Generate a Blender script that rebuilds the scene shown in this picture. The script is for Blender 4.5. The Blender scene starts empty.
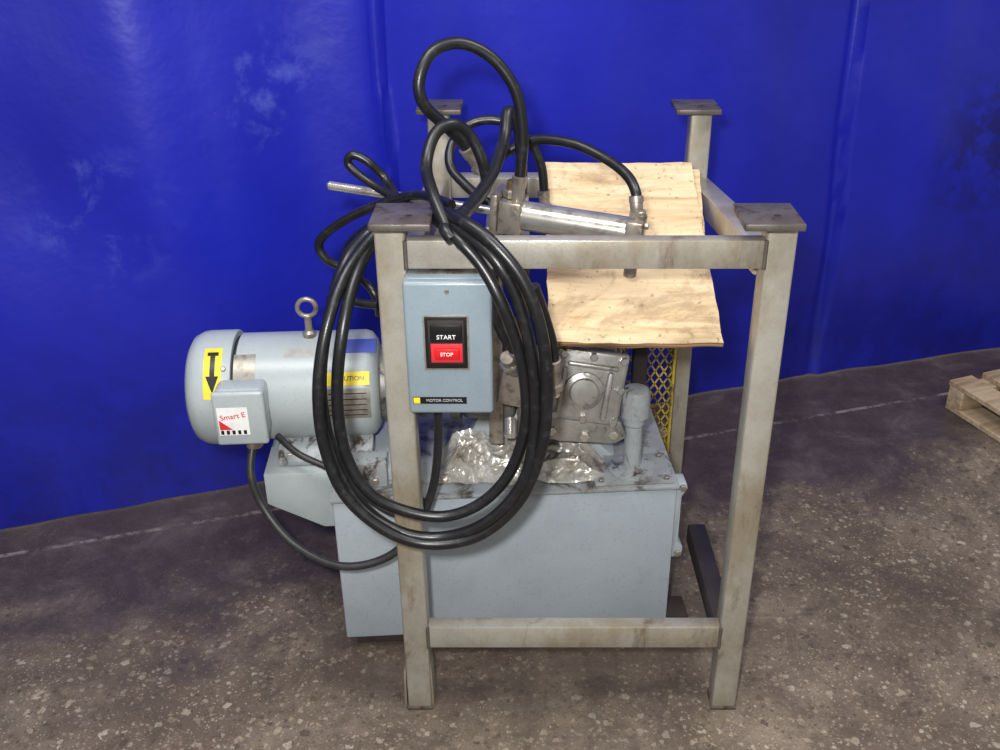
import bpy, bmesh, math, random
from mathutils import Vector, Matrix, noise
random.seed(7)
SC=bpy.context.scene
try:
    SC.view_settings.view_transform='Standard'
except Exception: pass

# ---------------------------------------------------------------- camera
cam=bpy.data.cameras.new('camera'); co=bpy.data.objects.new('camera',cam); SC.collection.objects.link(co)
co.location=(0,0,1.6); co.rotation_euler=(math.radians(90-27.7),0,0)
cam.sensor_width=36; cam.lens=36; cam.shift_x=-0.025
SC.camera=co

# ---------------------------------------------------------------- materials
def lin(c):
    return tuple(((x/255)/12.92 if x/255<=.04045 else ((x/255+.055)/1.055)**2.4) for x in c)+(1,)
class NT:
    def __init__(s,name):
        s.m=bpy.data.materials.new(name); s.m.use_nodes=True; s.t=s.m.node_tree; s.n=s.t.nodes; s.l=s.t.links
        s.b=s.n['Principled BSDF']; s.tc=s.n.new('ShaderNodeTexCoord'); s.obj=s.tc.outputs['Object']
    def link(s,a,b): s.l.new(a,b)
    def mapping(s,scale=(1,1,1),rot=(0,0,0),loc=(0,0,0),src=None):
        m=s.n.new('ShaderNodeMapping'); m.inputs['Scale'].default_value=scale; m.inputs['Rotation'].default_value=rot; m.inputs['Location'].default_value=loc
        s.link(src or s.obj,m.inputs['Vector']); return m.outputs[0]
    def noise(s,scale,detail=5,rough=.6,src=None,dist=0):
        n=s.n.new('ShaderNodeTexNoise'); n.inputs['Scale'].default_value=scale; n.inputs['Detail'].default_value=detail
        n.inputs['Roughness'].default_value=rough; n.inputs['Distortion'].default_value=dist
        s.link(src or s.obj,n.inputs['Vector']); return n.outputs['Fac']
    def vor(s,scale,src=None,feature='F1'):
        n=s.n.new('ShaderNodeTexVoronoi'); n.feature=feature; n.inputs['Scale'].default_value=scale
        s.link(src or s.obj,n.inputs['Vector']); return n
    def ramp(s,fac,stops,interp='LINEAR'):
        r=s.n.new('ShaderNodeValToRGB'); r.color_ramp.interpolation=interp; e=r.color_ramp.elements
        while len(e)<len(stops): e.new(.5)
        for i,(p,c) in enumerate(stops):
            e[i].position=p; e[i].color=c if len(c)==4 else lin(c)
        s.link(fac,r.inputs[0]); return r.outputs[0]
    def mask(s,fac,a,b):
        m=s.n.new('ShaderNodeMapRange'); m.inputs['From Min'].default_value=a; m.inputs['From Max'].default_value=b; m.interpolation_type='SMOOTHSTEP'
        s.link(fac,m.inputs['Value']); return m.outputs[0]
    def mix(s,f,a,b,bt='MIX'):
        m=s.n.new('ShaderNodeMix'); m.data_type='RGBA'; m.blend_type=bt
        if isinstance(f,(int,float)): m.inputs[0].default_value=f
        else: s.link(f,m.inputs[0])
        for i,x in ((6,a),(7,b)):
            if isinstance(x,tuple): m.inputs[i].default_value=x if len(x)==4 else lin(x)
            else: s.link(x,m.inputs[i])
        return m.outputs[2]
    def math(s,op,a,b=0.0,c=None):
        m=s.n.new('ShaderNodeMath'); m.operation=op
        for i,x in enumerate((a,b,c)):
            if x is None: continue
            if isinstance(x,(int,float)): m.inputs[i].default_value=x
            else: s.link(x,m.inputs[i])
        return m.outputs[0]
    def bump(s,h,strength=.3,dist=.002):
        b=s.n.new('ShaderNodeBump'); b.inputs['Strength'].default_value=strength; b.inputs['Distance'].default_value=dist
        s.link(h,b.inputs['Height']); s.link(b.outputs[0],s.b.inputs['Normal'])
    def fin(s,col,rough=.5,metal=0,spec=.5):
        if isinstance(col,tuple): s.b.inputs['Base Color'].default_value=col if len(col)==4 else lin(col)
        else: s.link(col,s.b.inputs['Base Color'])
        if isinstance(rough,(int,float)): s.b.inputs['Roughness'].default_value=rough
        else: s.link(rough,s.b.inputs['Roughness'])
        s.b.inputs['Metallic'].default_value=metal; s.b.inputs['Specular IOR Level'].default_value=spec
        return s.m
def simple(name,c,c2=None,rough=.5,metal=0,scale=20,bump=.1,a=.45,b=.7,spec=.5):
    t=NT(name); c2=c2 or tuple(int(x*.75) for x in c)
    n=t.noise(scale,6,.65); m=t.mask(n,a,b)
    t.bump(n,bump,.002)
    return t.fin(t.mix(m,c,c2),rough,metal,spec)
def dirty(name,c,c2,dirt,scale=6,rough=.45,metal=0,da=.58,db=.7,bump=.08,streak=True,dirt2=None,d2=.7,d1=1.0):
    t=NT(name); n=t.noise(scale,6,.7); col=t.mix(t.mask(n,.35,.7),c,c2)
    src=t.mapping((1,1,.35)) if streak else t.obj
    n2=t.noise(scale*2.2,8,.75,src=src,dist=.6); dm=t.mask(n2,da,db)
    if dirt2:
        n4=t.noise(scale*1.1,5,.7,src=t.mapping((1,1,.6),loc=(7,3,1))); col=t.mix(t.math('MULTIPLY',t.mask(n4,.44,.64),d2),col,dirt2)
    col=t.mix(t.math('MULTIPLY',dm,d1),col,dirt); n3=t.noise(scale*40,3,.6)
    col=t.mix(t.math('MULTIPLY',t.mask(n3,.55,.75),.3),col,dirt)
    t.bump(n3,bump,.001)
    return t.fin(col,t.math('ADD',t.math('MULTIPLY',dm,.25),rough),metal)

M={}
M['frame']=dirty('aged_galvanised_steel',(172,168,158),(150,143,130),(98,80,60),5,.34,.35,.52,.72,.25,True,(138,124,96),.6,.8)
M['plate']=dirty('dark_rusty_plate',(104,98,92),(84,76,68),(60,46,38),14,.42,.4,.5,.65,.3)
M['tank']=dirty('grey_tank_paint',(156,165,171),(146,154,160),(104,98,90),4,.36,0,.62,.8,.05,True,None,.7,.8)
M['tanktop']=dirty('oily_tank_top',(146,150,152),(120,122,120),(64,56,48),6,.28,0,.50,.66,.08,False)
M['ped']=dirty('oil_stained_paint',(150,156,158),(134,136,136),(62,50,40),12,.32,0,.50,.62,.1)
M['motor']=dirty('motor_paint',(164,172,173),(154,162,163),(112,110,102),5,.3,0,.62,.8,.04)
M['box']=dirty('switch_box_paint',(128,141,149),(120,133,141),(86,76,66),7,.3,0,.58,.74,.04,True,None,.7,.85)
M['boxtop']=dirty('switch_box_oily',(110,112,108),(84,76,66),(56,44,34),14,.35,0,.4,.6,.1)
M['cast']=dirty('cast_aluminium',(176,174,168),(146,144,138),(78,70,62),18,.32,.6,.54,.7,.35,False)
M['castdark']=dirty('grimy_casting',(126,124,118),(100,98,92),(56,50,44),20,.4,.45,.5,.66,.35,False)
M['chrome']=simple('machined_steel',(204,200,192),(150,144,134),.22,.8,30,.05)
M['chromed']=simple('dull_steel',(156,148,138),(100,88,74),.36,.65,40,.2)
M['brass']=simple('brass_fitting',(166,138,90),(116,92,60),.32,.8,40,.1)
M['rubber']=simple('black_rubber',(20,20,22),(42,42,44),.34,0,60,.12,.5,.75)
M['cable']=simple('cable_jacket',(34,34,36),(50,48,46),.45,0,60,.1)
M['black']=simple('black_plastic',(16,16,18),(24,24,26),.35)
M['dark']=simple('dark_gap',(22,22,24),(14,14,14),.7)
M['darksteel']=dirty('black_steel',(54,48,48),(40,36,36),(24,20,20),10,.45,.3)
M['red']=simple('red_button',(200,26,30),(180,20,24),.35)
M['redt']=simple('red_print',(200,40,50),(200,40,50),.5)
M['white']=simple('white_print',(226,226,222),(206,206,200),.5)
M['dimwhite']=simple('grey_print',(170,170,164),(150,150,146),.5)
M['yellow']=simple('yellow_label',(226,202,40),(208,182,34),.45)
M['blue']=simple('blue_label',(70,84,160),(60,74,150),.4)
M['tag']=simple('nameplate_metal',(150,146,136),(120,116,106),.35,.5,60)
M['ymesh']=dirty('yellow_mesh_paint',(186,160,50),(150,126,40),(70,56,30),20,.5,0,.48,.62)
M['skid']=simple('dark_timber',(50,42,36),(30,26,22),.8,0,20,.4)

# plywood
t=NT('plywood_face')
sc=t.mapping((3.0,26,26)); n=t.noise(1.0,8,.65,src=sc,dist=.8)
col=t.ramp(n,[(.3,(170,138,98)),(.5,(210,184,144)),(.7,(224,202,166))])
n2=t.noise(5,7,.75,dist=1.2); col=t.mix(t.math('MULTIPLY',t.mask(n2,.48,.62),.6),col,(150,128,100))
n5=t.noise(11,6,.75); col=t.mix(t.math('MULTIPLY',t.mask(n5,.56,.70),.5),col,(104,84,64))
sp=t.noise(90,2,.5); col=t.mix(t.math('MULTIPLY',t.mask(sp,.64,.74),.6),col,(92,68,48))
t.bump(n,.2,.001); M['ply']=t.fin(col,.6)
t=NT('plywood_edge'); sc=t.mapping((4,4,260)); n=t.noise(1,3,.5,src=sc)
M['plyedge']=t.fin(t.ramp(n,[(.4,(86,62,40)),(.6,(168,134,94))]),.7)
t=NT('pallet_wood'); sc=t.mapping((4,40,40),rot=(0,0,.38)); n=t.noise(1,6,.6,src=sc)
M['pallet']=t.fin(t.ramp(n,[(.3,(130,108,84)),(.55,(176,154,124)),(.75,(194,176,148))]),.7)
# crumpled plastic
t=NT('crumpled_plastic_film'); n=t.noise(16,5,.6,dist=1.5); 
t.bump(n,.6,.008); n2=t.noise(9,6,.7)
M['plastic']=t.fin(t.ramp(n2,[(.3,(110,98,82)),(.48,(176,172,162)),(.7,(214,213,208))]),.14,.4)
# curtain
t=NT('blue_vinyl_curtain')
n=t.noise(1.1,4,.5); col=t.mix(t.mask(n,.3,.7),(19,26,138),(25,34,166))
n2=t.noise(7,7,.7,dist=.25)
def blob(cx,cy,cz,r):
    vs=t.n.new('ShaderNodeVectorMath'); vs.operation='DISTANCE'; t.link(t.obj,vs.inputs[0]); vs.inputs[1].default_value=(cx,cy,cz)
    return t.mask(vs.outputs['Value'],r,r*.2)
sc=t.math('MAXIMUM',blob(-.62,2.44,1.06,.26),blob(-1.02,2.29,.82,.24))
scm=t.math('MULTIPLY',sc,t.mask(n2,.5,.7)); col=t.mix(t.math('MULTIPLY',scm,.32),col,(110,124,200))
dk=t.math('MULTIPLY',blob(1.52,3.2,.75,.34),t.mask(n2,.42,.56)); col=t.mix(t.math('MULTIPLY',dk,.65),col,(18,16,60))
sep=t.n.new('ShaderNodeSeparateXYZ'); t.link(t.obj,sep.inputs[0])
low_shade=t.math('MULTIPLY',t.mask(sep.outputs['Z'],.8,0.0),t.math('ADD',t.math('MULTIPLY',t.mask(t.noise(5,6,.7),.4,.62),.5),.5)); col=t.mix(t.math('MULTIPLY',low_shade,.65),col,(16,16,78))  # shade low on the curtain painted into its colour, patchy towards the floor
t.bump(t.noise(3,5,.6),.35,.02)
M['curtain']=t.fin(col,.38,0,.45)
# floor
t=NT('stained_aggregate_concrete')
sep=t.n.new('ShaderNodeSeparateXYZ'); t.link(t.obj,sep.inputs[0])
d=t.math('SUBTRACT',sep.outputs['Y'],t.math('MULTIPLY',sep.outputs['X'],.315))
big=t.noise(2.2,6,.65); 
dn=t.math('ADD',d,t.math('MULTIPLY',t.math('SUBTRACT',big,.5),1.4))
dark=t.mask(dn,1.92,2.28)
base=t.ramp(t.noise(5,8,.7),[(.3,(86,74,63)),(.5,(118,105,91)),(.72,(146,132,113))])
base=t.mix(t.mask(t.noise(1.6,4,.6),.46,.64),base,(96,83,70))
def pebbles(col,scale,th,soft,keep,cols,strength,warp):
    nd=t.n.new('ShaderNodeTexNoise'); nd.inputs['Scale'].default_value=scale*1.6; nd.inputs['Detail'].default_value=3; t.link(t.obj,nd.inputs['Vector'])
    mx=t.n.new('ShaderNodeMix'); mx.data_type='VECTOR'; mx.inputs[0].default_value=warp
    t.link(t.obj,mx.inputs[4]); t.link(nd.outputs['Color'],mx.inputs[5])
    v=t.vor(scale,src=mx.outputs[1]); s2=t.n.new('ShaderNodeSeparateXYZ'); t.link(v.outputs['Color'],s2.inputs[0])
    dd=t.math('ADD',v.outputs['Distance'],t.math('MULTIPLY',s2.outputs['Z'],.26))
    m=t.mask(dd,th,th-soft); k=t.mask(s2.outputs['X'],keep,keep+.02)
    pc=t.ramp(s2.outputs['Y'],cols,'CONSTANT')
    pc=t.mix(t.math('MULTIPLY',t.noise(180,4,.7),.5),pc,(96,84,70))
    return t.mix(t.math('MULTIPLY',t.math('MULTIPLY',m,k),strength),col,pc)
pc=[(0,(176,162,140)),(.25,(148,132,112)),(.48,(84,68,55)),(.66,(196,185,166)),(.76,(118,110,104)),(.88,(58,50,46))]
base=pebbles(base,150,.5,.14,.3,pc,.65,.006)
base=pebbles(base,75,.52,.10,.42,pc,.7,.013)
base=pebbles(base,40,.50,.08,.62,pc,.75,.024)
dirtm=t.mask(t.noise(7,9,.8,dist=.6),.44,.62); base=t.mix(t.math('MULTIPLY',dirtm,.62),base,(78,66,56))
dirt3=t.mask(t.noise(3,7,.7,src=t.mapping(loc=(4,9,0)),dist=.8),.52,.66); base=t.mix(t.math('MULTIPLY',dirt3,.5),base,(66,54,50))
fn=t.noise(260,3,.6); base=t.mix(t.math('MULTIPLY',t.mask(fn,.45,.7),.4),base,(60,50,44))
smooth=t.ramp(t.noise(6,8,.75,dist=.5),[(.3,(46,37,40)),(.52,(66,55,57)),(.75,(100,87,87))])
smooth=t.mix(t.math('MULTIPLY',t.mask(fn,.6,.68),.5),smooth,(132,120,114))
col=t.mix(t.math('MULTIPLY',dark,.92),base,smooth)
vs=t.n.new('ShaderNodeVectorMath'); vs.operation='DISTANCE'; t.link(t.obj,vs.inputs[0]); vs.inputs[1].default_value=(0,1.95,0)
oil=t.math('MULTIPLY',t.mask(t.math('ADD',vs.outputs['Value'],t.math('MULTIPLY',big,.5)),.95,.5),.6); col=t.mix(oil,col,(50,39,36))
ln=t.math('ABSOLUTE',t.math('SUBTRACT',d,2.473)); lm=t.math('MULTIPLY',t.mask(ln,.010,.005),t.mask(t.noise(14,8,.8),.44,.56))
col=t.mix(t.math('MULTIPLY',lm,.55),col,(150,142,140))
t.bump(t.math('ADD',fn,t.noise(30,5,.6)),.3,.002)
M['floor']=t.fin(col,t.math('SUBTRACT',.56,t.math('MULTIPLY',dark,.16)),0,.4)

# ---------------------------------------------------------------- mesh helpers
def empty(name,loc=(0,0,0)):
    e=bpy.data.objects.new(name,None); e.location=loc; e.empty_display_size=.05; SC.collection.objects.link(e); return e
def parent_world(p): return Matrix.Translation(p.location)
def finish(name,bm,mat,parent=None,loc=(0,0,0),rot=None,smooth=None):
    bmesh.ops.recalc_face_normals(bm,faces=bm.faces[:])
    me=bpy.data.meshes.new(name); bm.to_mesh(me); bm.free()
    for m in (mat if isinstance(mat,(list,tuple)) else [mat]): me.materials.append(M[m])
    if smooth is not None:
        for p in me.polygons: p.use_smooth=True
        me.set_sharp_from_angle(angle=math.radians(smooth))
    o=bpy.data.objects.new(name,me); SC.collection.objects.link(o)
    W=Matrix.Translation(Vector(loc))
    if rot is not None: W=W@(rot if isinstance(rot,Matrix) else Matrix.Rotation(rot[2],4,'Z')@Matrix.Rotation(rot[1],4,'Y')@Matrix.Rotation(rot[0],4,'X'))
    if parent is not None:
        o.parent=parent; o.matrix_local=parent_world(parent).inverted()@W
    else: o.matrix_world=W
    return o
def box(name,a,b,mat,parent=None,bev=.003,rot=None,seg=2):
    c=[(a[i]+b[i])/2 for i in range(3)]; d=[abs(b[i]-a[i]) for i in range(3)]
    bm=bmesh.new(); bmesh.ops.create_cube(bm,size=1); bmesh.ops.scale(bm,vec=d,verts=bm.verts)
    bev=min(bev,min(d)*.45)
    if bev>0: bmesh.ops.bevel(bm,geom=bm.edges[:],offset=bev,segments=seg,affect='EDGES',profile=.5)
    return finish(name,bm,mat,parent,c,rot,40)
def lathe(name,org,axis,prof,mat,parent=None,seg=48,cap=True,smooth=35):
    org=Vector(org); ax=Vector(axis).normalized(); q=Vector((0,0,1)).rotation_difference(ax).to_matrix().to_4x4()
    bm=bmesh.new(); rings=[]
    for d,r in prof:
        rings.append([bm.verts.new((r*math.cos(2*math.pi*i/seg),r*math.sin(2*math.pi*i/seg),d)) for i in range(seg)])
    for a,b in zip(rings,rings[1:]):
        for i in range(seg): bm.faces.new((a[i],a[(i+1)%seg],b[(i+1)%seg],b[i]))
    if cap: bm.faces.new(rings[0][::-1]); bm.faces.new(rings[-1])
    return finish(name,bm,mat,parent,org,q,smooth)
def cyl(name,p0,p1,r,mat,parent=None,seg=32,bev=.0015,r2=None):
    L=(Vector(p1)-Vector(p0)).length; r2=r if r2 is None else r2; bev=min(bev,L*.3,r*.4)
    return lathe(name,p0,Vector(p1)-Vector(p0),[(0,r-bev),(bev,r),(L-bev,r2),(L,r2-bev)],mat,parent,seg)
def catmull(P,n=10,closed=False):
    P=[Vector(p) for p in P]; out=[]
    N=len(P); rng=range(N if closed else N-1)
    for i in rng:
        if closed: p0,p1,p2,p3=P[(i-1)%N],P[i],P[(i+1)%N],P[(i+2)%N]
        else: p0,p1,p2,p3=P[max(i-1,0)],P[i],P[i+1],P[min(i+2,N-1)]
        for k in range(n):
            u=k/n
            out.append(.5*((2*p1)+(p2-p0)*u+(2*p0-5*p1+4*p2-p3)*u*u+(3*p1-p0-3*p2+p3)*u**3))
    if not closed: out.append(P[-1])
    return out
def tube(name,pts,r,mat,parent=None,seg=14,closed=False,n=10):
    C=catmull(pts,n,closed) if n else [Vector(p) for p in pts]
    org=C[0].copy(); C=[c-org for c in C]
    bm=bmesh.new(); rings=[]; N=len(C); nrm=None
    for i in range(N):
        a=C[(i-1)%N] if (closed or i>0) else C[i]; b=C[(i+1)%N] if (closed or i<N-1) else C[i]
        t=(b-a).normalized()
        if nrm is None: nrm=t.orthogonal().normalized()
        else:
            nrm=(nrm-t*nrm.dot(t)); nrm=nrm.normalized() if nrm.length>1e-6 else t.orthogonal().normalized()
        bn=t.cross(nrm)
        rings.append([bm.verts.new(C[i]+(nrm*math.cos(2*math.pi*k/seg)+bn*math.sin(2*math.pi*k/seg))*r) for k in range(seg)])
    for a,b in zip(rings,rings[1:]):
        for k in range(seg): bm.faces.new((a[k],a[(k+1)%seg],b[(k+1)%seg],b[k]))
    if closed:
        a,b=rings[-1],rings[0]
        off=min(range(seg),key=lambda o:(a[0].co-b[o].co).length)
        for k in range(seg): bm.faces.new((a[k],a[(k+1)%seg],b[(k+1+off)%seg],b[(k+off)%seg]))
    else:
        bm.faces.new(rings[0][::-1]); bm.faces.new(rings[-1])
    return finish(name,bm,mat,parent,org,None,50)
def prism(name,poly,y0,y1,mat,parent=None,bev=.002,plane='XZ'):
    bm=bmesh.new(); cx=sum(p[0] for p in poly)/len(poly); cz=sum(p[1] for p in poly)/len(poly)
    f=[]
    for yy in (y0,y1):
        vs=[]
        for p in poly:
            if plane=='XZ': v=(p[0]-cx,yy-(y0+y1)/2,p[1]-cz)
            elif plane=='YZ': v=(yy-(y0+y1)/2,p[0]-cx,p[1]-cz)
            else: v=(p[0]-cx,p[1]-cz,yy-(y0+y1)/2)
            vs.append(bm.verts.new(v))
        f.append(vs)
    bm.faces.new(f[0]); bm.faces.new(f[1][::-1]); n=len(poly)
    for i in range(n): bm.faces.new((f[0][i],f[0][(i+1)%n],f[1][(i+1)%n],f[1][i]))
    bmesh.ops.recalc_face_normals(bm,faces=bm.faces[:])
    if bev: bmesh.ops.bevel(bm,geom=bm.edges[:],offset=bev,segments=2,affect='EDGES',profile=.5)
    m=(y0+y1)/2
    loc={'XZ':(cx,m,cz),'YZ':(m,cx,cz),'XY':(cx,cz,m)}[plane]
    return finish(name,bm,mat,parent,loc,None,40)
def text(name,body,size,loc,mat,parent,rot=(math.pi/2,0,0),ext=.0004,align='CENTER'):
    cu=bpy.data.curves.new(name,'FONT'); cu.body=body; cu.size=size; cu.extrude=ext; cu.align_x=align; cu.align_y='CENTER'
    tmp=bpy.data.objects.new(name+'_t',cu); SC.collection.objects.link(tmp)
    dg=bpy.context.evaluated_depsgraph_get(); me=bpy.data.meshes.new_from_object(tmp.evaluated_get(dg))
    bpy.data.objects.remove(tmp,do_unlink=True)
    me.materials.clear(); me.materials.append(M[mat]); o=bpy.data.objects.new(name,me); SC.collection.objects.link(o)
    o.parent=parent; o.matrix_local=parent_world(parent).inverted()@Matrix.Translation(loc)@Matrix.Rotation(rot[2],4,'Z')@Matrix.Rotation(rot[1],4,'Y')@Matrix.Rotation(rot[0],4,'X')
    return o
def hexbolt(name,p,ax,r,h,mat,parent):
    return lathe(name,p,ax,[(0,r),(h*.8,r),(h,r*.8)],mat,parent,seg=6,smooth=20)
def spin(parent,pivot,ang):
    R=Matrix.Translation(pivot)@Matrix.Rotation(ang,4,'Z')@Matrix.Translation(-Vector(pivot))
    parent.matrix_world=R@Matrix.Translation(parent.location)

# ---------------------------------------------------------------- floor / curtain
bm=bmesh.new(); bmesh.ops.create_grid(bm,x_segments=4,y_segments=4,size=5.5)
finish('floor',bm,'floor',None,(0,0,0))
path=[(-3.4,1.35),(-2.2,1.88),(-1.4,2.17),(-1.03,2.30),(-.35,2.56),(.726,2.97),(1.734,3.28),(2.6,3.5),(3.8,3.8)]
PC=catmull([(x,y,0) for x,y in path],40)
S=[0]
for a,b in zip(PC,PC[1:]): S.append(S[-1]+(b-a).length)
bm=bmesh.new(); NX=640; NZ=60; H=3.1; grid=[]
def at(s):
    for i in range(len(S)-1):
        if S[i+1]>=s:
            f=(s-S[i])/max(1e-6,S[i+1]-S[i]); p=PC[i].lerp(PC[i+1],f); t=(PC[i+1]-PC[i]).normalized(); return p,t
    return PC[-1],(PC[-1]-PC[-2]).normalized()
def sx(x):
    return next(S[i] for i in range(len(PC)) if PC[i].x>=x)
seams=[sx(-.36),sx(.985),sx(-1.9),sx(2.3)]
def ss(e): e=max(0,min(1,e)); return e*e*(3-2*e)
for i in range(NX+1):
    s=S[-1]*i/NX; p,t=at(s); nrm=Vector((t.y,-t.x,0)); col=[]
    for j in range(NZ+1):
        z=H*j/NZ
        o=.016*math.sin(s*5.1+.6*math.sin(z*1.3))+.012*math.sin(s*11.3+1.3+z*.9)+.024*noise.noise(Vector((s*1.6,z*.9,3)))+.014*noise.noise(Vector((s*6,z*1.2,9)))+.016*noise.noise(Vector((s*3+z*2.5,z*2,17)))
        o*=.35+.65*min(1,z/.7)
        for k,q in enumerate(seams):
            w=q+.02*noise.noise(Vector((z*1.2,k*5,0)))*(1 if k!=1 else 2)
            o+=(.028*ss((s-w)/.012)*math.exp(-max(0,s-w)*5)-.012*math.exp(-((s-w+.01)/.015)**2))*(.4+.6*min(1,z/.4))
        if z<.25: o+=.012*(1-z/.25)**2*(1+noise.noise(Vector((s*5,1,1))))
        col.append(bm.verts.new(p+nrm*o+Vector((0,0,z+.004))))
    grid.append(col)
for i in range(NX):
    for j in range(NZ): bm.faces.new((grid[i][j],grid[i+1][j],grid[i+1][j+1],grid[i][j+1]))
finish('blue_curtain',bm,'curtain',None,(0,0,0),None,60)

# ---------------------------------------------------------------- steel frame
F=empty('steel_support_frame',(0.1,1.95,0))
def post(n,x,y,z1=1.068,w=.05):
    box(n,(x-w/2,y-w/2,.006),(x+w/2,y+w/2,z1),'frame',F,.005,seg=3)
    box(n+'_foot',(x-w/2-.002,y-w/2-.002,0),(x+w/2+.002,y+w/2+.002,.008),'plate',F,.002)
post('post_1',-.22,1.56); post('post_2',.417,1.56); post('post_3',-.2,2.33); post('post_4',.405,2.33)
prism('leg_gusset',[(-.247,.006),(-.252,.006),(-.250,.10),(-.245,.12)],1.537,1.583,'frame',F,.001)
prism('leg_gusset_right',[(-.195,.006),(-.190,.006),(-.192,.10),(-.195,.12)],1.537,1.583,'frame',F,.001)
for i,(x,y,h) in enumerate([(-.198,1.55,.049),(.3935,1.55,.048),(-.196,2.33,.051),(.394,2.33,.051)]):
    box('cap_plate_%d'%(i+1),(x-h,y-.055,1.069),(x+h,y+.055,1.081),'plate',F,.002)
    cyl('plate_hole_%d'%(i+1),(x+.012,y-.012,1.079),(x+.012,y-.012,1.0815),.006,'dark',F,16)
box('front_top_rail',(-.195,1.535,.99),(.392,1.563,1.04),'frame',F,.003)
box('front_bottom_rail',(-.195,1.535,.17),(.392,1.567,.223),'frame',F,.003)
box('back_top_rail',(-.175,2.305,.865),(.38,2.355,.915),'frame',F,.004)
box('back_bottom_rail',(-.175,2.305,.17),(.38,2.355,.22),'frame',F,.004)
def beam(n,p0,p1,w,h,mat,parent):
    p0=Vector(p0);p1=Vector(p1); L=(p1-p0).length; q=(p1-p0).to_track_quat('Y','Z').to_matrix().to_4x4()
    bm=bmesh.new(); bmesh.ops.create_cube(bm,size=1); bmesh.ops.scale(bm,vec=(w,L,h),verts=bm.verts)
    bmesh.ops.bevel(bm,geom=bm.edges[:],offset=.004,segments=2,affect='EDGES',profile=.5)
    finish(n,bm,mat,parent,(p0+p1)/2,q,40)
beam('side_rail_right',(.412,1.585,.985),(.408,2.305,.89),.05,.05,'frame',F)
beam('side_rail_left',(-.215,1.585,.96),(-.205,2.305,.89),.05,.05,'frame',F)
beam('lower_side_stub',(.412,1.585,.165),(.405,1.93,.165),.042,.05,'darksteel',F)
for n,x in {'a':-.195,'b':.392}.items():
    tube('weld_top_'+n,[(x,1.536,.99),(x,1.536,1.04)],.004,'plate',F,8)
    tube('weld_bottom_'+n,[(x,1.536,.17),(x,1.536,.223)],.004,'plate',F,8)

# ---------------------------------------------------------------- tank (hydraulic reservoir)
T=empty('hydraulic_reservoir_tank',(-.4,1.71,0)); TA=math.radians(4.2)
box('tank_body',(-.4,1.71,.035),(.325,2.13,.402),'tank',T,.006)
box('tank_lid',(-.404,1.705,.402),(.329,2.134,.412),'tanktop',T,.003)
box('skid_front',(-.38,1.73,0),(.38,1.80,.036),'skid',T,.004)
box('skid_back',(-.38,2.03,0),(.34,2.10,.036),'skid',T,.004)
box('skid_plate',(-.36,1.80,.012),(.32,2.03,.034),'skid',T,.003)
prism('side_bracket',[(.326,.405),(.348,.405),(.352,.39),(.34,.37),(.34,.25),(.352,.235),(.35,.21),(.326,.21)],1.725,1.765,'tank',T,.003)
hexbolt('side_bolt_1',(.34,1.724,.395),(0,-1,0),.008,.006,'chromed',T)
hexbolt('side_bolt_2',(.34,1.724,.222),(0,-1,0),.008,.006,'chromed',T)
box('filler_flange',(.150,1.715,.412),(.318,1.830,.418),'tanktop',T,.002)
for x in (.164,.304):
    for y in (1.728,1.817): hexbolt('flange_bolt_%d_%d'%(x*1000,y*1000),(x,y,.418),(0,0,1),.007,.006,'chromed',T)
lathe('filler_pipe',(.236,1.772,.418),(0,0,1),[(0,.03),(.008,.03),(.010,.019),(.11,.019),(.115,.023),(.13,.023),(.134,.031),(.185,.031),(.194,.027),(.198,.018)],'ped',T)
lathe('filler_flange_ring',(.236,1.772,.417),(0,0,1),[(0,.05),(.004,.05),(.005,.046)],'ped',T)
prism('motor_bracket',[(-.545,.44),(-.27,.44),(-.27,.413),(-.405,.413),(-.405,.30),(-.43,.30),(-.545,.365)],1.77,2.06,'motor',T,.003)
box('pedestal',(-.385,1.745,.413),(-.285,1.80,.472),'ped',T,.004)
hexbolt('bracket_bolt_1',(-.35,1.744,.455),(0,-1,0),.008,.006,'chromed',T)
hexbolt('bracket_bolt_2',(-.31,1.744,.43),(0,-1,0),.008,.006,'chromed',T)
spin(T,(-.4,1.71,0),TA)

# ---------------------------------------------------------------- electric motor
E=empty('electric_motor',(-.4,1.90,.583))
lathe('fan_shroud',(-.706,1.90,.583),(1,0,0),[(0,.03),(.001,.078),(.005,.097),(.014,.112),(.03,.120),(.044,.122),(.098,.122),(.101,.120),(.101,.112)],'motor',E,64)
lathe('shroud_gap',(-.607,1.90,.583),(1,0,0),[(0,.109),(.012,.109)],'dark',E,64)
lathe('frame_body',(-.600,1.90,.583),(1,0,0),[(0,.108),(.004,.1145),(.211,.1145),(.213,.1125),(.219,.1125),(.221,.1145),(.262,.1145),(.275,.11),(.286,.095),(.292,.07)],'motor',E,64)
for k in range(10):
    a=2*math.pi*k/10
    lathe('vent_slot_%d'%k,(-.7075,1.9+.05*math.cos(a),.583+.05*math.sin(a)),(1,0,0),[(0,.008),(.004,.008)],'dark',E,12)
for k in range(4):
    a=math.pi/4+k*math.pi/2
    hexbolt('shroud_bolt_%d'%k,(-.618,1.9+.121*math.cos(a),.583+.121*math.sin(a)),(0,math.cos(a),math.sin(a)),.006,.004,'chromed',E)
for i,(a,b) in enumerate([(1.795,1.85),(1.95,2.005)]):
    prism('motor_foot_%d'%i,[(a,.443),(b,.443),(b,.50) if i==0 else (b,.455),(a,.455) if i==0 else (a,.50)],-.53,-.33,'ped',E,.003,'YZ')
for x in (-.505,-.355): hexbolt('foot_bolt_%d'%(-x*1000),(x,1.812,.455),(0,0,1),.009,.012,'chromed',E)
cyl('eyebolt_shank',(-.452,1.9,.69),(-.452,1.9,.745),.0075,'chromed',E)
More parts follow.
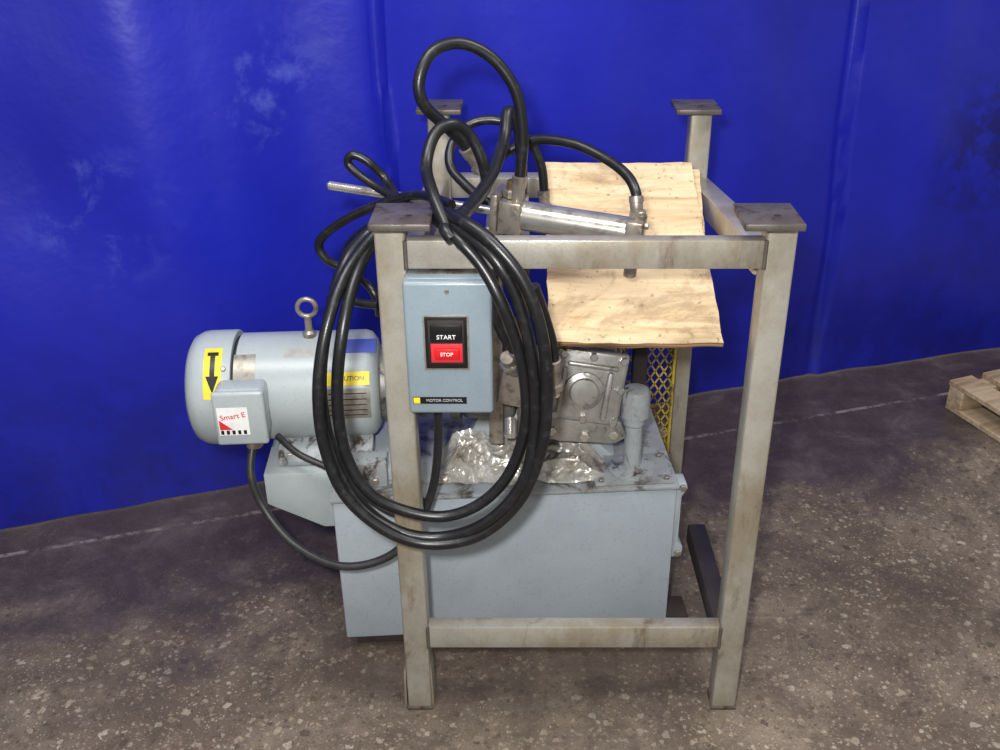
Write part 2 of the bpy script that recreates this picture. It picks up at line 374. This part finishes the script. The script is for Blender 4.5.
lathe('eyebolt_collar',(-.452,1.9,.694),(0,0,1),[(0,.014),(.012,.014),(.017,.009)],'chromed',E)
tube('eyebolt_ring',[(-.452+.019*math.cos(a*math.pi/6),1.9,.762+.019*math.sin(a*math.pi/6)) for a in range(12)],.0052,'chromed',E,12,True,4)
box('junction_box',(-.628,1.742,.540),(-.530,1.80,.656),'motor',E,.012,seg=3)
box('junction_box_lid',(-.630,1.730,.538),(-.528,1.744,.658),'motor',E,.008,seg=3)
cyl('conduit_nipple',(-.565,1.765,.515),(-.565,1.765,.544),.017,'chromed',E)
box('warning_sticker',(-.622,1.7290,.563),(-.562,1.7302,.625),'white',E,0)
for k in range(5): box('sticker_stripe_%d'%k,(-.619+k*.0112,1.7286,.565),(-.613+k*.0112,1.7292,.574),'black',E,0)
text('sticker_text','Smart E',.016,(-.592,1.7286,.606),'redt',E,(math.pi/2,math.radians(-8),0))
prism('sticker_corner',[(-.620,.576),(-.620,.598),(-.595,.576)],1.7284,1.7288,'redt',E,0)
def rp(x,a,r): a=math.radians(a); return (x,1.9-r*math.cos(a),.583+r*math.sin(a))
def curved_strip(n,rows,r,mat):
    """rows: (angle, x0, x1) — a patch following the motor's round surface"""
    bm=bmesh.new(); full=[]
    for (a,x0,x1),(b,y0,y1) in zip(rows,rows[1:]):
        for k in range(4):
            f=k/4; full.append((a+(b-a)*f,x0+(y0-x0)*f,x1+(y1-x1)*f))
    full.append(rows[-1])
    L=[(bm.verts.new(rp(x0,a,r)),bm.verts.new(rp(x1,a,r))) for a,x0,x1 in full]
    for a,b in zip(L,L[1:]): bm.faces.new((a[0],a[1],b[1],b[0]))
    finish(n,bm,mat,E,(0,0,0),None,60)
def curved_label(n,x0,x1,a0,a1,r,mat): curved_strip(n,[(a0,x0,x1),((a0+a1)/2,x0,x1),(a1,x0,x1)],r,mat)
curved_label('arrow_label',-.658,-.622,16,68,.1226,'yellow')
xm=-.640
curved_strip('arrow_print',[(60,xm-.005,xm+.005),(36,xm-.005,xm+.005)],.1230,'black')
curved_strip('arrow_head',[(38,xm-.013,xm+.013),(22,xm-.0005,xm+.0005)],.1230,'black')
curved_strip('arrow_tail',[(63,xm-.011,xm+.011),(59,xm-.011,xm+.011)],.1231,'black')
curved_label('white_label',-.600,-.556,33,62,.1149,'tag')
curved_label('white_label_top',-.50,-.42,57,68,.1149,'dimwhite')
curved_label('blue_label',-.385,-.312,60,80,.1149,'blue')
curved_label('yellow_label',-.415,-.325,25,39,.1149,'yellow')
text('yellow_label_text','CAUTION',.013,rp(-.365,32,.1156),'black',E,(math.radians(58),0,0),.0002)
curved_label('nameplate',-.415,-.325,-12,22,.1149,'tag')
for k in range(5): curved_label('nameplate_line_%d'%k,-.41,-.332,-8+k*6,-7+k*6,.1152,'dark')
lathe('drive_end_bell',(-.316,1.9,.583),(1,0,0),[(0,.07),(.01,.082),(.03,.082),(.034,.07),(.05,.06),(.055,.05)],'castdark',E)
spin(E,(-.4,1.90,0),math.radians(4))

# ---------------------------------------------------------------- hydraulic pump / gear housing
G=empty('hydraulic_gear_pump',(.1,1.88,.412))
lathe('pump_coupling',(-.255,1.90,.583),(1,0,0),[(0,.06),(.005,.085),(.02,.085),(.022,.07),(.093,.062),(.098,.08),(.118,.08),(.121,.05)],'castdark',G)
box('pump_body',(-.135,1.84,.525),(-.02,1.96,.645),'castdark',G,.014,seg=3)
cyl('pump_shaft_housing',(-.02,1.90,.585),(.06,1.90,.60),.045,'cast',G)
prism('pump_cradle',[(-.16,.413),(.20,.413),(.17,.44),(.13,.52),(-.10,.52),(-.13,.44)],1.87,1.98,'motor',G,.004)
prism('housing_ear',[(.035,.505),(.075,.495),(.19,.49),(.215,.505),(.20,.545),(.05,.56)],1.80,1.83,'cast',G,.006)
for x,z in ((.055,.525),(.125,.51),(.185,.515)): hexbolt('ear_bolt_%d'%(x*1000+100),(x,1.80,z),(0,-1,0),.011,.010,'chrome',G)
R=Matrix.Rotation(math.radians(9),4,'Y')@Matrix.Rotation(math.radians(-10),4,'X')
gc=Vector((.128,1.86,.62))
def gl(p): return gc+(R.to_3x3()@Vector(p))
def gbox(n,a,b,mat,bev=.006):
    c=[(a[i]+b[i])/2 for i in range(3)]; d=[abs(b[i]-a[i]) for i in range(3)]
    bm=bmesh.new(); bmesh.ops.create_cube(bm,size=1); bmesh.ops.scale(bm,vec=d,verts=bm.verts)
    bmesh.ops.bevel(bm,geom=bm.edges[:],offset=bev,segments=3,affect='EDGES',profile=.5)
    finish(n,bm,mat,G,gl(c),R,40)
gbox('gear_housing',(-.06,-.045,-.075),(.065,.06,.065),'cast',.014)
gbox('gear_housing_flange',(-.072,-.060,-.082),(.075,-.042,.075),'cast',.008)
gbox('gear_housing_rib_1',(-.05,-.068,.038),(.055,-.055,.048),'cast',.004)
gbox('gear_housing_rib_2',(.035,-.070,-.07),(.047,-.055,.035),'cast',.004)
gbox('gear_housing_rib_3',(-.058,-.070,-.065),(-.048,-.055,.035),'cast',.004)
gbox('gear_housing_top_cap',(-.045,-.03,.06),(.05,.045,.082),'cast',.006)
lathe('gear_boss',gl((-.008,-.055,-.012)),R.to_3x3()@Vector((0,-1,0)),[(0,.042),(.012,.040),(.016,.03),(.022,.028),(.024,.012)],'cast',G)
for x,z in ((-.06,-.07),(.063,-.07),(-.06,.062),(.063,.062),(.0,.063),(.0,-.072),(.066,0)):
    hexbolt('gear_bolt_%d_%d'%(x*1000+100,z*1000+100),gl((x,-.06,z)),R.to_3x3()@Vector((0,-1,0)),.009,.011,'chrome',G)
box('manifold_block',(-.05,1.76,.60),(.045,1.86,.70),'chromed',G,.004,rot=(0,math.radians(12),0))
cyl('manifold_port_1',(-.02,1.77,.68),(-.035,1.70,.745),.014,'chromed',G); hexbolt('manifold_nut_1',(-.028,1.735,.712),(-.25,-.7,.65),.020,.018,'chrome',G)
cyl('manifold_port_2',(.03,1.78,.68),(.045,1.70,.735),.013,'brass',G)
cyl('manifold_port_3',(.06,1.84,.70),(.10,1.80,.735),.012,'brass',G)
cyl('suction_pipe',(.0,1.80,.60),(.0,1.80,.45),.016,'chromed',G)
cyl('drain_fitting',(-.03,1.77,.57),(-.03,1.74,.545),.013,'chrome',G)
cyl('supply_pipe_1',(.003,1.572,.797),(-.005,1.78,.69),.008,'brass',G)
hexbolt('supply_nut_1',(.001,1.62,.772),(-.04,.9,-.45),.015,.022,'chrome',G)
cyl('supply_pipe_2',(.053,1.513,.768),(.055,1.80,.70),.008,'chromed',G)
hexbolt('supply_nut_2',(.055,1.74,.714),(0,.95,-.3),.015,.022,'brass',G)
box('upright_plate',(-.075,1.80,.49),(-.045,1.90,.97),'chromed',G,.003)
box('upright_plate_rear',(-.02,1.96,.49),(.01,2.02,.90),'chromed',G,.003)
box('work_support_arm',(-.02,1.93,.845),(.30,1.97,.87),'darksteel',G,.003)
box('work_support_leg',(.235,1.93,.412),(.265,1.97,.845),'darksteel',G,.003)

# ---------------------------------------------------------------- hydraulic cylinder
C=empty('hydraulic_cylinder',(0,1.75,1.0))
A=Vector((-.375,1.85,1.036)); B=Vector((.218,1.70,.991)); ax=(B-A).normalized(); L=(B-A).length
pt=lambda f:A+(B-A)*f
lathe('piston_rod',A,ax,[(0,.005),(.004,.0085),(L*.56,.0085)],'chrome',C)
cyl('barrel',pt(.60),pt(.955),.027,'chrome',C,48)
q=ax.to_track_quat('X','Z').to_matrix().to_4x4()
def cbox(n,f,l,w,h,mat,bev=.004,dz=0):
    bm=bmesh.new(); bmesh.ops.create_cube(bm,size=1); bmesh.ops.scale(bm,vec=(l,w,h),verts=bm.verts)
    bmesh.ops.bevel(bm,geom=bm.edges[:],offset=bev,segments=2,affect='EDGES',profile=.5)
    finish(n,bm,mat,C,pt(f)+Vector((0,0,dz)),q,40)
cbox('rod_end_cap',.595,.042,.064,.062,'chromed'); cbox('cap_end_block',.965,.032,.056,.056,'chromed')
cbox('clevis_plate',.548,.014,.07,.085,'chromed')
for i,(dy,dz) in enumerate([(-.022,-.022),(-.022,.022),(.022,-.022),(.022,.022)]):
    hexbolt('cap_nut_%d'%i,pt(.988)+Vector((0,dy,dz)),ax,.006,.007,'chromed',C)
p=pt(.965); cyl('port_elbow',p+Vector((.004,0,.02)),p+Vector((.004,0,.042)),.013,'chromed',C); hexbolt('port_nut',p+Vector((.004,0,.026)),(0,0,1),.016,.010,'chromed',C)
cyl('cap_end_foot',p+Vector((-.004,-.004,-.03)),p+Vector((-.006,-.004,-.082)),.012,'chromed',C)
p=pt(.595); cyl('rod_end_port',p+Vector((0,0,.03)),p+Vector((.004,0,.062)),.014,'brass',C); hexbolt('rod_port_nut',p+Vector((0,0,.034)),(0,0,1),.018,.014,'chromed',C)

# ---------------------------------------------------------------- plywood
def plywood(name,x0,x1,ya,za,yb,zb,th=.011,yaw=0):
    c=Vector(((x0+x1)/2,(ya+yb)/2,(za+zb)/2)); Ls=math.hypot(yb-ya,zb-za); ang=math.atan2(zb-za,yb-ya)
    bm=bmesh.new(); bmesh.ops.create_grid(bm,x_segments=14,y_segments=20,size=.5)
    bmesh.ops.scale(bm,vec=(x1-x0,Ls,1),verts=bm.verts)
    for v in bm.verts:
        e=abs(v.co.x)>(x1-x0)*.499 or abs(v.co.y)>Ls*.499
        v.co.z+=.006*noise.noise(Vector((v.co.x*4,v.co.y*4,x0*9)))
        if e: v.co.x+=.003*noise.noise(v.co*30); v.co.y+=.003*noise.noise(v.co*27+Vector((5,0,0)))
    r=bmesh.ops.extrude_face_region(bm,geom=bm.faces[:])
    vs=[g for g in r['geom'] if isinstance(g,bmesh.types.BMVert)]
    bmesh.ops.translate(bm,verts=vs,vec=(0,0,th))
    bmesh.ops.recalc_face_normals(bm,faces=bm.faces[:])
    for f in bm.faces:
        if abs(f.normal.z)<.5: f.material_index=1
    return finish(name,bm,['ply','plyedge'],None,c,Matrix.Rotation(yaw,4,'Z')@Matrix.Rotation(ang,4,'X'),30)
plywood('plywood_sheet',.043,.362,1.645,.796,2.15,.984)
plywood('plywood_sheet',.10,.372,1.84,.858,2.17,.971,.009,math.radians(-4))

# ---------------------------------------------------------------- starter switch box
X=empty('motor_starter_switch_box',(-.127,1.56,.74))
box('enclosure',(-.197,1.512,.739),(-.060,1.62,.984),'box',X,.006,seg=3)
box('cover',(-.200,1.500,.736),(-.0545,1.530,.982),'box',X,.007,seg=4)
box('oily_top',(-.19,1.53,.984),(-.065,1.61,.986),'boxtop',X,0)
box('escutcheon',(-.166,1.4975,.826),(-.096,1.501,.921),'black',X,.001)
box('escutcheon_rim',(-.169,1.4985,.823),(-.093,1.5005,.924),'tag',X,.0005)
box('button_window',(-.161,1.4965,.834),(-.101,1.4980,.915),'darksteel',X,.0005)
box('start_button',(-.157,1.4935,.876),(-.104,1.498,.908),'black',X,.003)
box('stop_button',(-.151,1.4900,.846),(-.109,1.498,.866),'red',X,.003)
box('stop_surround',(-.157,1.4955,.838),(-.104,1.4978,.873),'redt',X,.001)
text('start_text','START',.011,(-.1305,1.4931,.886),'white',X)
text('stop_text','STOP',.009,(-.1305,1.4896,.856),'white',X)
box('maker_plate',(-.192,1.4992,.757),(-.10,1.5003,.770),'black',X,0)
box('maker_logo',(-.191,1.4988,.758),(-.180,1.4996,.769),'yellow',X,0)
text('maker_text','MOTOR CONTROL',.0072,(-.138,1.4988,.7635),'dimwhite',X)
cyl('cable_gland',(-.157,1.57,.715),(-.157,1.57,.744),.014,'chromed',X)
cyl('cover_screw',(-.1275,1.4988,.965),(-.1275,1.501,.965),.004,'chromed',X,12)

# ---------------------------------------------------------------- hoses
mm=lambda s:[tuple(float(k)/1000 for k in q.split()) for q in s.split(',')]
coilA="-261 1620 1014,-301 1560 970,-329 1500 897,-346 1470 800,-344 1460 698,-315 1450 602,-248 1440 534,-170 1440 503,-80 1440 523,-9 1440 598,27 1440 701,36 1440 797,29 1440 907,0 1450 998,-47 1470 1056,-94 1500 1083,-138 1560 1078,-186 1620 1055,-231 1640 1035"
coilB="-252 1630 1014,-284 1560 965,-304 1500 887,-318 1480 775,-310 1470 672,-274 1460 600,-215 1460 562,-143 1460 549,-75 1460 580,-24 1460 647,2 1460 748,-6 1460 861,-36 1460 959,-68 1480 1016,-107 1500 1056,-144 1560 1066,-197 1640 1054"
coilC="-260 1640 1021,-308 1580 974,-340 1530 864,-350 1505 764,-335 1485 665,-294 1470 571,-223 1450 523,-143 1450 512,-62 1440 556,-2 1440 640,18 1450 753,12 1450 866,-12 1460 968,-44 1470 1028,-84 1500 1057,-126 1540 1072,-161 1620 1056"
U1="-14 1750 1039,-7 1750 1103,-4 1750 1165,-17 1750 1235,-56 1750 1288,-109 1740 1314,-154 1720 1303,-176 1700 1262,-170 1700 1221,-137 1720 1181,-110 1740 1147,-84 1760 1100"
U2="-124 1515 1068,-148 1560 1109,-163 1620 1140,-150 1660 1181,-122 1680 1193,-94 1700 1169,-74 1700 1126,-68 1700 1082,-86 1650 1066,-108 1540 1066,-100 1500 1045"
U3="39 1900 981,31 1900 1061,0 1900 1119,-47 1900 1146,-100 1900 1142,-136 1880 1111,-141 1850 1075,-112 1820 1046,-65 1800 1013"
U4="-58 1850 1085,9 1850 1121,82 1820 1125,141 1785 1108,180 1745 1088,196 1715 1064,198 1706 1034"
U5="-6 1800 1015,-7 1830 1095,-14 1840 1155,-31 1820 1182,-38 1780 1140,-58 1700 1100,-95 1600 1073,-126 1520 1070,-115 1500 1054"
L1="-123 1620 1072,-184 1700 1064,-254 1750 1035,-335 1780 991,-389 1800 944,-383 1800 908,-338 1800 879,-289 1750 863,-278 1750 811"
L2="-205 1720 1039,-274 1780 1056,-321 1800 1087,-315 1800 1108,-287 1800 1095,-256 1800 1061,-230 1750 1039"
L3="-201 1680 1047,-261 1700 1015,-324 1750 953,-348 1750 883,-323 1720 855,-272 1700 854"
C1="-557 1755 528,-562 1720 465,-537 1700 392,-473 1660 333,-376 1620 311,-283 1620 331,-220 1630 393,-183 1640 483,-166 1620 588,-157 1570 720"
C2="-515 1785 520,-466 1745 501,-389 1720 473,-309 1650 452,-248 1630 430,-198 1640 459"
F1="-50 1480 1005,-46 1490 960,-44 1510 905,-30 1540 855,2 1570 800"
F2="14 1465 990,32 1480 930,46 1492 870,52 1512 790"
hr=.0103
def hose(pts,r=hr,closed=False,ends=(),group='hydraulic_hose',mat='rubber'):
    P=mm(pts); e=empty(group,P[0]); tube('hose_body',P,r,mat,e,14,closed)
    for which,l in ends:
        a,b=(Vector(P[0]),Vector(P[1])) if which==0 else (Vector(P[-1]),Vector(P[-2]))
        d=(a-b).normalized(); lathe('crimp_sleeve_%d'%which,a-d*l,d,[(0,r+.0005),(.001,r+.0035),(l*.45,r+.0035),(l*.5,r+.002),(l*.9,r+.002),(l,r+.001)],'chromed',e,24)
        hexbolt('swivel_nut_%d'%which,a,d,r+.005,.014,'chromed',e); cyl('stem_%d'%which,a+d*.012,a+d*.024,r*.8,'chromed',e,20)
    return e
hose(coilA,closed=True); hose(coilB,closed=True); hose(coilC,closed=True)
hose(U1,ends=((0,.045),(1,.045))); hose(U2); hose(U3,.009,ends=((0,.03),)); hose(U4,.0095,ends=((1,.026),)); hose(U5,.0108)
hose(L1,.0085); hose(L2,.008); hose(L3,.0085)
hose(F1,.009,ends=((1,.045),)); hose(F2,.009,ends=((1,.055),))
hose(C1,.0085,group='power_cable',mat='cable'); hose(C2,.007,group='power_cable',mat='cable')

# ---------------------------------------------------------------- crumpled plastic film on the tank lid
bm=bmesh.new(); NXp,NYp=130,56; g=[]
def ridge(x,y,z): return 1-abs(noise.noise(Vector((x,y,z))))*2.2
for i in range(NXp+1):
    r=[]
    for j in range(NYp+1):
        u=i/NXp; v=j/NYp; x=-.20+.375*u+.008*noise.noise(Vector((v*9,u*3,8))); y=1.765+.098*v+.03*noise.noise(Vector((u*6,v*3,2)))*(1-v)
        h=.002+.058*v**1.2*(.75+.25*math.sin(u*7+.4))+.014*max(0,ridge(u*7+v*2,v*2.2,0))+.007*max(0,ridge(u*17-v*4,v*6,5))
        e=min(1,min(u,1-u)*7)*min(1,v*6+.15); h=.002+(h-.002)*e
        r.append(bm.verts.new((x,y,.4125+h)))
    g.append(r)
for i in range(NXp):
    for j in range(NYp): bm.faces.new((g[i][j],g[i+1][j],g[i+1][j+1],g[i][j+1]))
finish('crumpled_plastic_film',bm,'plastic',None,(0,0,0),None,40)

# ---------------------------------------------------------------- yellow expanded-metal guard
Y=empty('yellow_mesh_guard',(.34,2.22,0))
bm=bmesh.new(); x0,x1,z0,z1,yy=.24,.375,.06,.80,2.235; cw=.022; ch=.036
def strut(a,b,w=.0018):
    a=Vector(a);b=Vector(b); d=(b-a).normalized(); n=Vector((0,1,0)); s=d.cross(n).normalized()
    V=[bm.verts.new(p+s*i*w+n*j*w) for p in (a,b) for i,j in ((-1,-1),(1,-1),(1,1),(-1,1))]
    for k in range(4): bm.faces.new((V[k],V[(k+1)%4],V[4+(k+1)%4],V[4+k]))
nx=int((x1-x0)/cw); nz=int((z1-z0)/ch)
for i in range(nx):
    for j in range(nz):
        X0=x0+i*cw;Z0=z0+j*ch
        strut((X0,yy,Z0+ch/2),(X0+cw/2,yy,Z0)); strut((X0+cw/2,yy,Z0),(X0+cw,yy,Z0+ch/2))
        strut((X0,yy,Z0+ch/2),(X0+cw/2,yy,Z0+ch)); strut((X0+cw/2,yy,Z0+ch),(X0+cw,yy,Z0+ch/2))
finish('expanded_mesh',bm,'ymesh',Y)
for n,a,b in (('l',(x0-.006,yy-.004,0),(x0+.002,yy+.004,z1)),('r',(x1-.004,yy-.004,0),(x1+.003,yy+.004,z1)),('t',(x0,yy-.005,z1-.005),(x1,yy+.005,z1+.005))):
    box('guard_edge_'+n,a,b,'ymesh',Y,.002)

# ---------------------------------------------------------------- pallet
Pp=Vector((1.36,2.82,0)); e1=Vector((.37,-.93,0)).normalized(); e2=Vector((.93,.37,0)).normalized()
PL=empty('wooden_pallet',Pp); yaw=math.atan2(e2.y,e2.x)
def pb(n,a0,a1,b0,b1,z0,z1):
    c=Pp+e2*((a0+a1)/2)+e1*((b0+b1)/2)+Vector((0,0,(z0+z1)/2))
    bm=bmesh.new(); bmesh.ops.create_cube(bm,size=1); bmesh.ops.scale(bm,vec=(a1-a0,b1-b0,z1-z0),verts=bm.verts)
    bmesh.ops.bevel(bm,geom=bm.edges[:],offset=.002,segments=1,affect='EDGES')
    finish(n,bm,'pallet',PL,c,(0,0,yaw),30)
for k in range(3):
    y=[0,.27,.54][k]
    pb('stringer_%d'%k,0,.9,y,y+.06,.018,.082)
for k in range(7): pb('deck_board_%d'%k,k*.135,k*.135+.09,-.005,.605,.082,.10)
for k in (0,3,6): pb('bottom_board_%d'%k,k*.135,k*.135+.09,0,.60,0,.018)

# ---------------------------------------------------------------- light
w=bpy.data.worlds.new('world'); SC.world=w; w.use_nodes=True
bg=w.node_tree.nodes['Background']; bg.inputs[0].default_value=(1,.99,.97,1); bg.inputs[1].default_value=.42
def area(n,loc,target,size,e,col=(1,1,1),sy=None):
    l=bpy.data.lights.new(n,'AREA'); l.energy=e; l.size=size; l.color=col
    if sy: l.shape='RECTANGLE'; l.size_y=sy
    o=bpy.data.objects.new(n,l); SC.collection.objects.link(o); o.location=loc
    o.rotation_euler=(Vector(target)-Vector(loc)).to_track_quat('-Z','Y').to_euler(); return o
area('ceiling_lamp',(-.6,.6,3.6),(0,2.0,.4),1.6,58,(1,.99,.97),.8)
area('ceiling_lamp',(1.6,1.2,3.6),(.6,2.2,.3),1.6,46,(1,.99,.97),.8)
area('camera_flash',(-.10,-.03,1.74),(0,2,.6),.08,42,(1,1,1))
